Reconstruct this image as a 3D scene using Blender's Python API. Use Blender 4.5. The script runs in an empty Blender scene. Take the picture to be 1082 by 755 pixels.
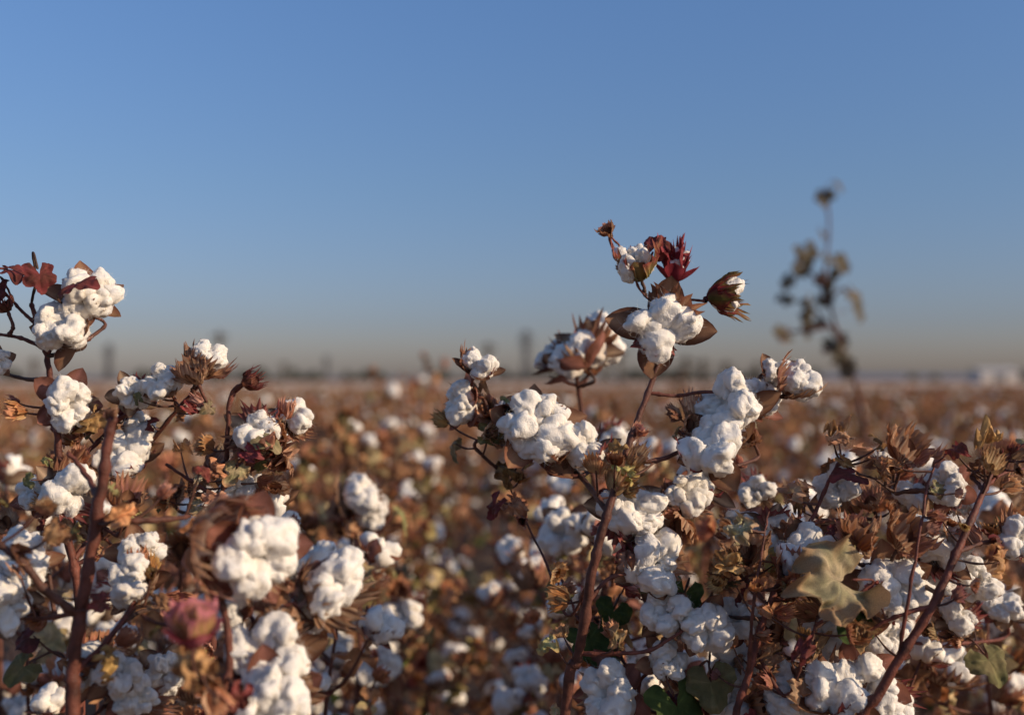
import bpy, bmesh, math, random
import numpy as np
from mathutils import Vector, Matrix, noise

rng = random.Random(7)
scene = bpy.context.scene
scene.view_settings.view_transform = 'Standard'
scene.view_settings.look = 'None'
scene.view_settings.exposure = 0

CAM_H = 1.15
F = 1160.0

def P(x, z, d=1.16):
    """x,z: measured bearing values (mm at a range of 1.16 m), d: range along the view axis in m"""
    return Vector(((x-541)/F*d, d, CAM_H+(400-z)/F*d))

# ------------------------------------------------------------------ materials
def new_mat(name):
    m = bpy.data.materials.new(name); m.use_nodes = True
    nt = m.node_tree
    return m, nt, nt.nodes['Principled BSDF'], nt.nodes['Material Output']

def attr_mat(name, rough, spec, nscale, namp, bump_scale, bump_dist, transl=0.0, sheen=0.0, strength=0.6, dist=0.0):
    m, nt, b, out = new_mat(name)
    N, L = nt.nodes, nt.links
    a = N.new('ShaderNodeAttribute'); a.attribute_name = 'Col'
    tc = N.new('ShaderNodeTexCoord')
    n = N.new('ShaderNodeTexNoise'); n.inputs['Scale'].default_value = nscale; n.inputs['Detail'].default_value = 4
    L.new(tc.outputs['Object'], n.inputs['Vector'])
    mr = N.new('ShaderNodeMapRange')
    mr.inputs['From Min'].default_value = 0.3; mr.inputs['From Max'].default_value = 0.7
    mr.inputs['To Min'].default_value = 1-namp; mr.inputs['To Max'].default_value = 1+namp*0.6
    L.new(n.outputs['Fac'], mr.inputs['Value'])
    mx = N.new('ShaderNodeVectorMath'); mx.operation = 'SCALE'
    L.new(a.outputs['Color'], mx.inputs[0]); L.new(mr.outputs['Result'], mx.inputs['Scale'])
    L.new(mx.outputs['Vector'], b.inputs['Base Color'])
    b.inputs['Roughness'].default_value = rough
    b.inputs['Specular IOR Level'].default_value = spec
    if sheen:
        b.inputs['Sheen Weight'].default_value = sheen
        b.inputs['Sheen Roughness'].default_value = 0.6
    n2 = N.new('ShaderNodeTexNoise'); n2.inputs['Scale'].default_value = bump_scale; n2.inputs['Detail'].default_value = 5
    n2.inputs['Distortion'].default_value = dist
    L.new(tc.outputs['Object'], n2.inputs['Vector'])
    bp = N.new('ShaderNodeBump'); bp.inputs['Strength'].default_value = strength; bp.inputs['Distance'].default_value = bump_dist
    L.new(n2.outputs['Fac'], bp.inputs['Height']); L.new(bp.outputs['Normal'], b.inputs['Normal'])
    if transl:
        t = N.new('ShaderNodeBsdfTranslucent'); L.new(mx.outputs['Vector'], t.inputs['Color'])
        ms = N.new('ShaderNodeMixShader'); ms.inputs['Fac'].default_value = transl
        L.new(b.outputs['BSDF'], ms.inputs[1]); L.new(t.outputs['BSDF'], ms.inputs[2])
        L.new(ms.outputs['Shader'], out.inputs['Surface'])
    return m

M_COTTON = attr_mat('cotton_fibre', 1.0, 0.0, 3.0, 0.07, 8.0, 0.0020, sheen=0.12, strength=0.75, dist=3.0)
M_FIELDC = attr_mat('cotton_fibre_plant', 1.0, 0.0, 60, 0.06, 200, 0.0016, dist=2.0)
M_DRY = attr_mat('dry_bract', 0.75, 0.12, 90, 0.3, 500, 0.0006, transl=0.38)
M_STEM = attr_mat('woody_stem', 0.6, 0.3, 120, 0.45, 420, 0.0015)
M_LEAF = attr_mat('cotton_leaf', 0.65, 0.2, 60, 0.35, 300, 0.001, transl=0.22)
MATS = [M_COTTON, M_DRY, M_STEM, M_LEAF]
MATS_F = [M_FIELDC, M_DRY, M_STEM, M_LEAF]

# ------------------------------------------------------------------ triangle soups
class T:
    def __init__(s, V, Fc, C, M):
        s.V = np.asarray(V, dtype=np.float64).reshape(-1, 3)
        s.F = np.asarray(Fc, dtype=np.int64).reshape(-1, 3)
        s.C = np.asarray(C, dtype=np.float64).reshape(-1, 3)
        s.M = np.asarray(M, dtype=np.int64)
    def tf(s, mat, tint=None):
        A = np.array(mat)
        return T(s.V @ A[:3, :3].T + A[:3, 3], s.F, s.C if tint is None else np.clip(s.C*np.array(tint), 0, .9), s.M)

def join(ts):
    Vs, Fs, Cs, Ms = [], [], [], []
    o = 0
    for t in ts:
        Vs.append(t.V); Fs.append(t.F+o); Cs.append(t.C); Ms.append(t.M); o += len(t.V)
    return T(np.concatenate(Vs), np.concatenate(Fs), np.concatenate(Cs), np.concatenate(Ms))

def to_mesh(t, name, mats=MATS):
    me = bpy.data.meshes.new(name)
    nv, nf = len(t.V), len(t.F)
    me.vertices.add(nv); me.loops.add(nf*3); me.polygons.add(nf)
    me.vertices.foreach_set('co', t.V.astype(np.float32).ravel())
    me.loops.foreach_set('vertex_index', t.F.astype(np.int32).ravel())
    me.polygons.foreach_set('loop_start', (np.arange(nf)*3).astype(np.int32))
    me.polygons.foreach_set('material_index', t.M.astype(np.int32))
    me.polygons.foreach_set('use_smooth', np.ones(nf, dtype=bool))
    ca = me.color_attributes.new('Col', 'FLOAT_COLOR', 'POINT')
    c4 = np.ones((nv, 4), dtype=np.float32); c4[:, :3] = t.C
    ca.data.foreach_set('color', c4.ravel())
    for m in mats: me.materials.append(m)
    me.update(calc_edges=True); me.validate()
    return me

def link(o, parent=None):
    scene.collection.objects.link(o)
    if parent: o.parent = parent
    return o

_ico = {}
def ico(k):
    if k not in _ico:
        bm = bmesh.new(); bmesh.ops.create_icosphere(bm, subdivisions=k, radius=1)
        bm.verts.ensure_lookup_table()
        V = np.array([v.co[:] for v in bm.verts]); Fc = np.array([[v.index for v in f.verts] for f in bm.faces])
        bm.free(); _ico[k] = (V, Fc)
    return _ico[k]

def grid_faces(nu, nv, off=0):
    fs = []
    for i in range(nu-1):
        for j in range(nv-1):
            a = off+i*nv+j; b = a+1; c = a+nv; d = c+1
            fs += [(a, b, d), (a, d, c)]
    return fs

def catmull(pts, n):
    pts = [Vector(p) for p in pts]
    if len(pts) < 3:
        return [pts[0].lerp(pts[-1], i/n) for i in range(n+1)]
    q = [pts[0]*2-pts[1]]+pts+[pts[-1]*2-pts[-2]]
    out = []
    for i in range(1, len(q)-2):
        for j in range(n):
            t = j/n
            a, b, c, d = q[i-1], q[i], q[i+1], q[i+2]
            out.append(0.5*((2*b)+(c-a)*t+(2*a-5*b+4*c-d)*t*t+(3*b-a-3*c+d)*t**3))
    out.append(pts[-1])
    return out

def tube(pts, r0, r1, k=8, col=(0.11, 0.04, 0.03), n=6, R=rng, wob=0.0):
    ps = catmull(pts, n)
    m = len(ps)
    V, C = [], []
    up = Vector((0.31, 0.9, 0.1)).normalized()
    sd = R.random()*50
    for i, p in enumerate(ps):
        t = i/(m-1)
        d = (ps[min(i+1, m-1)]-ps[max(i-1, 0)])
        if d.length < 1e-9: d = Vector((0, 0, 1))
        d.normalize()
        x = d.cross(up)
        if x.length < 1e-4: x = d.orthogonal()
        x.normalize(); y = d.cross(x)
        r = r0+(r1-r0)*t
        r *= 1+0.22*noise.noise(Vector((sd, i*0.9, 0)))+(0.3 if i % 7 == 3 else 0)
        p2 = p+Vector((noise.noise(Vector((sd, i*.5, 3))), noise.noise(Vector((sd, i*.5, 7))), 0))*wob
        shade = 0.8+0.5*noise.noise(Vector((sd, i*0.4, 9)))
        for j in range(k):
            a = 2*math.pi*j/k
            rr = r*(1+0.12*noise.noise(Vector((sd+j*1.7, i*1.3, 0))))
            V.append((p2+x*math.cos(a)*rr+y*math.sin(a)*rr)[:])
            C.append([c*shade for c in col])
    fs = []
    for i in range(m-1):
        for j in range(k):
            a = i*k+j; b = i*k+(j+1) % k; c = a+k; d = b+k
            fs += [(a, b, d), (a, d, c)]
    V.append(ps[-1][:]); C.append(col)
    for j in range(k): fs.append(((m-1)*k+j, (m-1)*k+(j+1) % k, len(V)-1))
    return T(V, fs, C, [2]*len(fs))

def bract(size, colA, colB, tip, teeth=9, spread=62, curl=1.0, cup=0.5, R=rng, deep=0.58, rows=9, crumple=0.05, tipw=0.8):
    cols = teeth*4+1
    sd = R.random()*100
    V, C = [], []
    L = [R.uniform(0.8, 1.1) for _ in range(teeth)]
    bends = [R.uniform(-0.3, 0.3) for _ in range(teeth)]
    for i in range(rows):
        s = i/(rows-1)
        for j in range(cols):
            u = j/(cols-1)*2-1
            a = math.radians(spread)*u
            k = min(teeth-1, j//4); ph = (j % 4)/4 if j < cols-1 else 1.0
            tri = 1-abs(ph-0.5)*2
            full = size*(1-0.35*u*u)*L[k]
            valley = size*(1-0.35*u*u)*deep
            rho = s*(valley+(full-valley)*tri**1.5)
            aa = a*(1-0.5*max(0, s-0.6))+bends[k]*max(0, s-0.55)*0.8
            x = math.sin(aa)*rho; y = math.cos(aa)*rho+size*0.04
            phi = curl*y/size
            if abs(curl) > 1e-3:
                yy = math.sin(phi)*size/curl; zz = (1-math.cos(phi))*size/curl
            else: yy, zz = y, 0
            zz += cup*x*x/size
            zz += size*crumple*2*noise.noise(Vector((x/size*4+sd, y/size*4, sd)))*s
            zz += size*0.035*(tri-0.5)*s + size*0.25*bends[k]*max(0, s-0.5)
            V.append((x, yy, zz))
            g = tri**1.2
            nz = 0.95+0.4*noise.noise(Vector((x/size*6+sd, y/size*2, 0)))
            c = [(colB[q]*(1-g)+colA[q]*g)*nz for q in range(3)]
            w = max(0, (s-0.6)*2.5)**1.5*tipw
            c = [c[q]*(1-w)+tip[q]*w for q in range(3)]
            C.append(c)
    fs = grid_faces(rows, cols)
    return T(V, fs, C, [1]*len(fs))

def carpel(size, colA, colB, curl=1.0, width=0.36, cup=1.6, R=rng):
    rows, cols = 9, 7
    V, C = [], []
    sd = R.random()*100
    for i in range(rows):
        s = i/(rows-1)
        w = size*width*(math.sin(math.pi*min(1, s*0.93+0.07))**0.75)
        if i == rows-1: w = size*0.01
        for j in range(cols):
            u = j/(cols-1)*2-1
            x = u*w; y = s*size
            phi = curl*s
            yy = math.sin(phi)*size/curl if abs(curl) > 1e-3 else y
            zz = (1-math.cos(phi))*size/curl if abs(curl) > 1e-3 else 0
            zz += cup*x*x/size + 0.03*size*noise.noise(Vector((x*6+sd, y*6, 0)))
            V.append((x, yy, zz))
            nz = 0.8+0.5*noise.noise(Vector((x*9/size+sd, y*3/size, 1)))
            g = abs(u)
            C.append([(colA[q]*(1-g)+colB[q]*g)*nz for q in range(3)])
    fs = grid_faces(rows, cols)
    return T(V, fs, C, [1]*len(fs))

def around(t, az, elev, base_z=-0.62, r0=0.05, roll=0.0):
    ca, sa = math.cos(az), math.sin(az)
    rad = Vector((ca, sa, 0)); Z = Vector((0, 0, 1))
    Y = (rad*math.cos(elev)+Z*math.sin(elev)).normalized()
    N = (-rad*math.sin(elev)+Z*math.cos(elev)).normalized()
    X = Y.cross(N)
    m = Matrix((X, Y, N)).transposed().to_4x4()
    m = m @ Matrix.Rotation(roll, 4, 'Y')
    m.translation = Vector((ca*r0, sa*r0, base_z))
    return t.tf(m)

def fluff(R, n=5, sub=4, spread=0.47, lobe=(0.46, 0.47, 0.60), fuzz=420, rough=1.0, zoff=0.05, missing=0, extra=0):
    Vi, Fi = ico(sub)
    ts = []
    base_rot = R.random()*6.28
    sd = R.random()*200
    for k in range(n-missing+extra):
        ex = k >= n-missing
        a = base_rot+2*math.pi*k/n+R.uniform(-0.25, 0.25)
        sz = R.uniform(0.80, 1.15)*(0.62 if ex else 1)
        rr = spread*R.uniform(0.85, 1.15)*(R.uniform(.3, 1.3) if ex else 1)
        cz = zoff+R.uniform(-0.14, 0.14)+(R.uniform(-.1, .32) if ex else 0)
        tilt = R.uniform(0.0, 0.65)
        rot = Matrix.Rotation(a, 4, 'Z') @ Matrix.Rotation(tilt, 4, 'Y') @ Matrix.Rotation(R.uniform(-.4, .4), 4, 'X')
        m = Matrix.Translation((math.cos(a)*rr, math.sin(a)*rr, cz)) @ rot @ Matrix.Diagonal((lobe[0]*sz, lobe[1]*sz*R.uniform(.88, 1.1), lobe[2]*sz*R.uniform(.85, 1.2), 1))
        A = np.array(m)
        V = Vi @ A[:3, :3].T + A[:3, 3]
        Nn = Vi @ np.array(rot)[:3, :3].T
        out = np.empty_like(V); cav = np.empty(len(V))
        ks = sd+k*13.7
        for i in range(len(V)):
            p = Vector(V[i]); q = p+Vector((ks, 0, 0))
            w1 = noise.noise_vector(q*2.2)*0.35
            q = q+w1
            d = 0.26*noise.noise(q*1.7)
            r1 = 1-abs(noise.noise(q*2.0+Vector((5, 2, 1))))*2
            f = 0.075*rough*max(0, r1-0.72)/0.28
            d -= f
            d += 0.062*rough*noise.noise(q*4.4)
            e = 0
            if sub >= 3: e += 0.027*rough*noise.noise(q*9)
            if sub >= 4:
                # combed lint: stretched along the lock
                e += 0.017*rough*noise.noise(Vector((q.x*24, q.y*24, q.z*8)))
            d += e
            out[i] = (p+Vector(Nn[i])*d)[:]
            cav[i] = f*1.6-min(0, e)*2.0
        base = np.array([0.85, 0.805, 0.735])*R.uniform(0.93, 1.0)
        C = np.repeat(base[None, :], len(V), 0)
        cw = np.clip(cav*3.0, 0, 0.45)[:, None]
        C = C*(1-cw)+np.array([0.70, 0.59, 0.44])*cw  # cream shading of the folds painted into the lint colour
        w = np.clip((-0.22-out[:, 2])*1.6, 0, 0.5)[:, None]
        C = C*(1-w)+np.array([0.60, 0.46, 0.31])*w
        ts.append(T(out, Fi, C, [0]*len(Fi)))
        if fuzz:
            FV, FF = [], []
            for _ in range(fuzz if not ex else fuzz//3):
                i = R.randrange(len(V))
                p = Vector(out[i]); nrm = Vector(Nn[i])
                tdir = Vector((R.gauss(0, 1), R.gauss(0, 1), R.gauss(0, 1))).normalized()
                d = (nrm*0.4+tdir*0.9).normalized()
                if d.dot(nrm) < 0.05: d = (d+nrm*0.6).normalized()
                L = R.uniform(0.08, 0.28)*(1.7 if R.random() < 0.12 else 1); w = 0.0034
                side = d.cross(Vector((R.random(), R.random(), R.random()))).normalized()*w
                cur = p-nrm*0.01
                o = len(FV)
                for q in range(4):
                    ww = side*(1-q/3.3)
                    FV += [(cur-ww)[:], (cur+ww)[:]]
                    d = (d+tdir*0.2-nrm*0.25+Vector((R.gauss(0, .35), R.gauss(0, .35), R.gauss(0, .35)))).normalized()
                    cur = cur+d*L/3
                for q in range(3):
                    a0 = o+q*2
                    FF += [(a0, a0+1, a0+3), (a0, a0+3, a0+2)]
            ts.append(T(FV, FF, [base*1.0]*len(FV), [0]*len(FF)))
    return ts

TAN = (0.54, 0.30, 0.17); BRN = (0.29, 0.115, 0.07); DBR = (0.13, 0.05, 0.035); PNK = (0.54, 0.24, 0.18)
RED = (0.46, 0.07, 0.09); DRED = (0.26, 0.035, 0.05); GRN = (0.17, 0.17, 0.045); YEL = (0.50, 0.37, 0.14)
STRAW = (0.72, 0.50, 0.32); RUST = (0.52, 0.21, 0.08)

def boll_open(R, sub=4, fuzz=420, bracts=0, missing=0):
    n = R.choice([4, 5, 5])
    ts = fluff(R, n=n, sub=sub, fuzz=fuzz, missing=missing, rough=R.uniform(0.8, 1.3), extra=R.choice([0, 1, 2]) if sub >= 4 else 0)
    r0 = R.random()*6
    ca = R.choice([TAN, PNK, STRAW]); cb = R.choice([BRN, DBR])
    for k in range(n):
        ts.append(around(carpel(R.uniform(1.2, 1.6), ca, cb, curl=R.uniform(0.2, 1.0), R=R, width=0.29), r0+2*math.pi*k/n, R.uniform(-0.2, 0.4)))
    for k in range(bracts):
        cc = R.choice([(TAN, BRN, BRN), (PNK, BRN, DRED), (STRAW, BRN, TAN)])
        ts.append(around(bract(R.uniform(1.35, 1.85), *cc, teeth=R.choice([7, 8, 9]), spread=58, curl=R.uniform(0.3, 1.2), cup=R.uniform(0.2, 0.7), R=R, deep=.66),
                         r0+2*math.pi*k/max(1, bracts)+R.uniform(-.4, .4), R.uniform(-0.1, 0.7), base_z=-0.68))
    return join(ts)

def boll_bract(R, sub=4, fuzz=280, cols=None):
    ts = fluff(R, n=4, sub=sub, fuzz=fuzz, spread=0.38, lobe=(0.46, 0.46, 0.56), zoff=0.3)
    r0 = R.random()*6
    for k in range(4):
        ts.append(around(carpel(1.05, TAN, BRN, curl=1.0, R=R), r0+2*math.pi*k/4, 0.45, base_z=-0.6))
    for k in range(3):
        cc = cols or R.choice([(STRAW, BRN, TAN), (TAN, BRN, PNK), (PNK, BRN, TAN), (STRAW, DBR, BRN)])
        ts.append(around(bract(R.uniform(1.6, 2.0), *cc, teeth=11, spread=68, curl=R.uniform(0.7, 1.2), cup=0.5, R=R, deep=0.68),
                         r0+2*math.pi*k/3+R.uniform(-.3, .3), R.uniform(0.35, 0.7), base_z=-0.8))
    return join(ts)

def dead_bract(R, cols=None):
    """papery tulip of striped dry bracts"""
    ts = []
    r0 = R.random()*6
    for k in range(3):
        cc = cols or R.choice([(STRAW, BRN, TAN), (TAN, BRN, PNK), (PNK, BRN, TAN), (RUST, BRN, TAN), (STRAW, TAN, BRN)])
        ts.append(around(bract(R.uniform(1.4, 1.8), *cc, teeth=11, spread=74, curl=R.uniform(0.3, 1.4), cup=R.uniform(0.3, 0.6), R=R, deep=0.80, crumple=0.10),
                         r0+2.1*k+R.uniform(-.4, .4), R.uniform(0.5, 1.0), base_z=-0.75))
    for k in range(3):
        ts.append(around(carpel(1.0, TAN, DBR, curl=0.7, R=R), r0+2.1*k, 0.8, base_z=-0.65))
    return join(ts)

def half_open(R, colset, white=True, close=1.2, fl=1.0, deep=0.5, teeth=10, elev=(0.5, 0.8), nb=3, tipw=0.8, spread=46, bl=(1.8, 2.2)):
    ts = []
    if white:
        ts += fluff(R, n=4, sub=4, fuzz=60, spread=0.26*fl, lobe=(0.33*fl, 0.33*fl, 0.58), zoff=0.15)
    r0 = R.random()*6
    for k in range(4):
        ts.append(around(carpel(1.35, colset[3], colset[4], curl=close, R=R, width=0.34), r0+1.57*k, 0.45, base_z=-0.72, r0=0.1))
    for k in range(nb):
        ts.append(around(bract(R.uniform(*bl), colset[0], colset[1], colset[2], teeth=teeth, spread=spread, curl=R.uniform(0.5, 0.9)*close, cup=0.8, R=R, deep=deep, tipw=tipw, crumple=0.09),
                         r0+6.28/nb*k+R.uniform(-.3, .3), R.uniform(*elev), base_z=-0.8))
    return join(ts)

def leaf(R, cols, lobes=5, crumple=0.12, droop=0.5, res=1.0, fold=0.0, edge=None):
    nth = int(44*res); rows = max(5, int(10*res))
    sd = R.random()*90
    V, C = [], []
    lob = [R.uniform(0.8, 1.1) for _ in range(lobes)]
    amax = math.radians(155)
    for i in range(rows):
        s = i/(rows-1)
        for j in range(nth):
            u = j/(nth-1)*2-1
            a = u*amax
            kf = (u+1)/2*lobes; k = min(lobes-1, int(kf)); ph = kf-k
            tri = math.sin(math.pi*ph)
            cen = 1-0.3*abs((k+0.5)/lobes*2-1)
            r = s*(0.72+0.34*cen*lob[k]*tri**1.2)*0.9
            r *= 1+0.06*noise.noise(Vector((a*6, sd, 0)))+0.03*noise.noise(Vector((a*20, sd, 5)))
            x = math.sin(a)*r; y = math.cos(a)*r
            z = -droop*(x*x+y*y)*0.5+crumple*2*s*noise.noise(Vector((x*2.2+sd, y*2.2, 0)))+crumple*0.9*s*noise.noise(Vector((x*5+sd, y*5, 4)))
            z += fold*abs(x)
            if edge is not None: z += 0.35*max(0, s-0.72)/0.28*(0.5+noise.noise(Vector((a*2.2, sd, 2))))
            vein = abs(ph-0.5)
            z -= 0.03*math.exp(-(vein/0.08)**2)*s
            x *= 1-0.35*fold
            V.append((x+crumple*.5*noise.noise(Vector((x*3, y*3, sd))), y+0.25, z))
            g = 0.5+0.9*noise.noise(Vector((x*2+sd, y*2, 9)))+0.5*noise.noise(Vector((x*7+sd, y*7, 9)))
            g = min(1, max(0, g))
            c = [cols[0][q]*(1-g)+cols[1][q]*g for q in range(3)]
            if vein < 0.06: c = [min(1, c[q]*1.35) for q in range(3)]
            if edge is not None:
                w = min(1, max(0, (s-0.62)*2.2+0.7*noise.noise(Vector((x*4+sd, y*4, 1)))))
                c = [c[q]*(1-w)+edge[q]*w for q in range(3)]
            C.append(c)
    fs = grid_faces(rows, nth)
    return T(V, fs, C, [3]*len(fs))

R1 = random.Random(21)
tmpl = {}
tmpl['W'] = [boll_open(R1, bracts=0) for _ in range(3)]+[boll_open(R1, bracts=1) for _ in range(4)]+[boll_open(R1, bracts=2, missing=R1.choice([0, 1])) for _ in range(4)]
tmpl['B'] = [boll_bract(R1) for _ in range(4)]
tmpl['D'] = [dead_bract(R1) for _ in range(6)]
tmpl['E'] = tmpl['D']
tmpl['RU'] = [half_open(R1, (RED, DRED, (0.48, .12, .12), DRED, RED), white=True, close=0.55, nb=4, elev=(1.0, 1.3), tipw=.6, fl=.7, deep=.7, bl=(1.9, 2.5), spread=36)]
tmpl['RG'] = [half_open(R1, (RED, DRED, (0.26, .24, .06), GRN, DRED), white=True, close=1.0, fl=1.1, deep=.68)]
tmpl['GH'] = [half_open(R1, (YEL, GRN, RED, YEL, BRN), white=True, close=1.2, fl=1.35, deep=.78, spread=52)]
tmpl['BUD'] = [half_open(R1, (PNK, BRN, DRED, BRN, DBR), white=False, close=1.4)]
tmpl['PK'] = [half_open(R1, ((0.55, .26, .16), (0.45, 0.30, 0.10), (0.80, 0.27, 0.32), (0.75, 0.25, 0.28), RED), white=False, close=0.75, deep=0.85, teeth=5, elev=(.9, 1.2), tipw=1.0)]
LEAFC = {'green': ((0.045, 0.075, 0.02), (0.09, 0.12, 0.03)), 'tan': ((0.34, 0.31, 0.16), (0.46, 0.36, 0.22)),
         'brown': ((0.28, 0.13, 0.07), (0.48, 0.28, 0.15)), 'red': ((0.22, 0.045, 0.045), (0.13, 0.04, 0.028)),
         'olive': ((0.16, 0.15, 0.06), (0.25, 0.20, 0.09)), 'weed': ((0.10, 0.09, 0.06), (0.16, 0.12, 0.075))}
for kx, c in LEAFC.items():
    dry = kx in ('tan', 'brown')
    tmpl['L'+kx] = [leaf(R1, c, lobes=R1.choice([3, 5]), crumple=R1.uniform(0.25, 0.4) if dry else R1.uniform(.08, .16), droop=R1.uniform(0.3, 1.0), fold=R1.uniform(0.2, 0.9) if kx == 'brown' else 0.2, res=1.6 if kx == 'tan' else 1.3,
                         edge=(0.42, 0.24, 0.13) if kx == 'tan' else None) for _ in range(4)]
MESH = {k: [to_mesh(t, 'part_'+k) for t in v] for k, v in tmpl.items()}

def orient(axis, spin):
    q = Vector(axis).normalized().to_track_quat('Z', 'Y')
    return q.to_matrix().to_4x4() @ Matrix.Rotation(spin, 4, 'Z')

PART = {'W': 'boll', 'B': 'boll', 'D': 'dry_bract', 'E': 'empty_burr', 'RU': 'opening_boll', 'RG': 'opening_boll', 'GH': 'opening_boll', 'BUD': 'bud', 'PK': 'bud'}
KS = {'W': 1.09, 'B': 1.04, 'D': 0.95, 'E': 0.9}

def cotton_plant(base, stems, items, leaves=(), clutter=0, seed=0, ctop=9.0):
    """base (x,y) on the soil; stems: list of (pts, r0, r1); items: (x,z,size,depth,kind,axis)"""
    R = random.Random(seed)
    root = bpy.data.objects.new('cotton_plant', None); root.location = (base[0], base[1], 0); link(root)
    off = Vector((base[0], base[1], 0))
    ts = []; samples = []
    for pts, r0, r1 in stems:
        pp = [Vector(p)-off for p in pts]
        ts.append(tube(pp, r0, r1, k=9, n=9, R=R, wob=0.0015, col=(0.16*R.uniform(.8, 1.2), 0.052, 0.034)))
        c = catmull(pp, 10); samples += c
    def attach(E, axis, rad, r=0.0024):
        best, bd = None, 1e9
        for s in samples:
            dz = s.z-E.z
            d = (s-E).length+max(0, dz+0.02)*2.5
            if d < bd: bd, best = d, s
        L = (best-E).length
        mid = E-axis*min(0.03, L*0.45)-Vector((0, 0, L*0.12))
        q = best.lerp(mid, 0.5)+Vector((R.uniform(-1, 1), R.uniform(-1, 1), R.uniform(-1, 0.2)))*L*0.07
        pts = [best, q, mid, E]
        ts.append(tube(pts, r, r*0.7, k=6, n=6, R=R, wob=0.001, col=(0.16*R.uniform(.6, 1.2), 0.055, 0.037)))
        samples.extend(catmull(pts, 5)[3:-3])
    cnt = {}
    for it in items:
        x, z, size, d, kind = it[:5]
        axis = it[5] if len(it) > 5 and it[5] else (R.uniform(-0.5, 0.6), R.uniform(-1, -0.35), R.uniform(-0.1, 0.8))
        axis = Vector(axis).normalized()
        sc = size/F*d/2*KS.get(kind, 1)
        loc = P(x, z, d)-off
        i = R.randrange(len(MESH[kind]))
        nm = PART[kind]; cnt[nm] = cnt.get(nm, 0)+1
        o = bpy.data.objects.new('%s_%d' % (nm, cnt[nm]), MESH[kind][i]); link(o, root)
        m = orient(axis, R.random()*6.28)
        o.matrix_local = Matrix.Translation(loc) @ m @ Matrix.Diagonal((sc*R.uniform(.92, 1.08), sc*R.uniform(.92, 1.08), sc*R.uniform(.88, 1.08), 1))
        attach(loc-axis*0.66*sc, axis, sc)
    for it in leaves:
        x, z, size, d, kind, nrm, ydir = it
        n = Vector(nrm).normalized(); y = Vector(ydir); y = (y-n*y.dot(n)).normalized(); xx = y.cross(n)
        m = Matrix((xx, y, n)).transposed().to_4x4()
        sc = size/F*d/2
        loc = P(x, z, d)-off
        o = bpy.data.objects.new('leaf', R.choice(MESH['L'+kind])); link(o, root)
        o.matrix_local = Matrix.Translation(loc) @ m @ Matrix.Scale(sc, 4)
        attach(loc, y, sc, 0.0015)
    base_s = [s for s in samples if 0.62 < s.z < ctop]
    for _ in range(clutter):
        s = R.choice(base_s)
        dr = Vector((R.gauss(0, 1), R.gauss(0, 1), R.uniform(-0.2, 1.2))).normalized()
        L = R.uniform(0.01, 0.05)
        e = s+dr*L
        ts.append(tube([s, s+dr*L*0.5+Vector((0, 0, -0.003)), e], 0.0014, 0.0007, k=5, n=3, R=R, col=(0.14, 0.06, 0.04)))
        q = R.random()
        kind = 'D' if q < 0.5 else R.choice(['Lbrown', 'Lbrown', 'Lbrown', 'Ltan', 'Lolive', 'Lred'])
        t = R.choice(tmpl[kind])
        sc = R.uniform(0.007, 0.016) if kind == 'D' else R.uniform(0.010, 0.024)
        g = R.uniform(0.6, 1.45); tint = (g, g*R.uniform(.85, 1.15), g*R.uniform(.75, 1.2))
        ts.append(t.tf(Matrix.Translation(e) @ orient(dr+Vector((0, -0.3, 0.1)), R.random()*6) @ Matrix.Diagonal((sc*R.uniform(.5, 1), sc, sc*R.uniform(.8, 1.6), 1)), tint))
    o = bpy.data.objects.new('stems', to_mesh(join(ts), 'stems')); link(o, root)
    return root

G = lambda x, y: (x, y, -0.01)
# ------------------------------------------------- plant: tall central one
st = [([G(0.02, 1.2), (0.035, 1.17, 0.4), P(597, 755, 1.12), P(612, 690, 1.11), P(626, 600, 1.1), P(641, 545, 1.1), P(657, 490, 1.12), P(677, 435, 1.14), P(697, 380), P(701, 352, 1.17)], 0.0066, 0.0022),
      ([P(660, 484, 1.12), P(690, 487, 1.13), P(722, 475, 1.15), P(745, 458, 1.16)], 0.0028, 0.002),
      ([P(687, 415), P(715, 418), P(745, 414), P(800, 416, 1.17), P(838, 420, 1.17)], 0.0020, 0.0014),
      ([P(642, 540, 1.1), P(610, 500, 1.18), P(575, 480, 1.2), P(530, 455, 1.2), P(510, 420, 1.2)], 0.003, 0.0018),
      ([P(626, 605, 1.1), P(600, 650, 1.14), P(575, 590, 1.18), P(545, 530, 1.22), P(535, 500, 1.22)], 0.0016, 0.0008),
      ([P(700, 372, 1.17), P(705, 330, 1.19), P(700, 305, 1.2)], 0.0022, 0.0018),
      ([P(700, 330, 1.19), P(676, 305, 1.18), P(662, 270, 1.18), P(646, 250, 1.17)], 0.0014, 0.0010),
      ([P(702, 335, 1.19), P(725, 318, 1.18), P(745, 318, 1.17)], 0.0016, 0.0014),
      ([P(612, 690, 1.11), P(650, 690, 1.1), P(690, 685, 1.1), P(735, 655, 1.13)], 0.0025, 0.0015),
      ([P(618, 640, 1.11), P(645, 610, 1.12), P(680, 605, 1.14)], 0.0024, 0.0016)]
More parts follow.
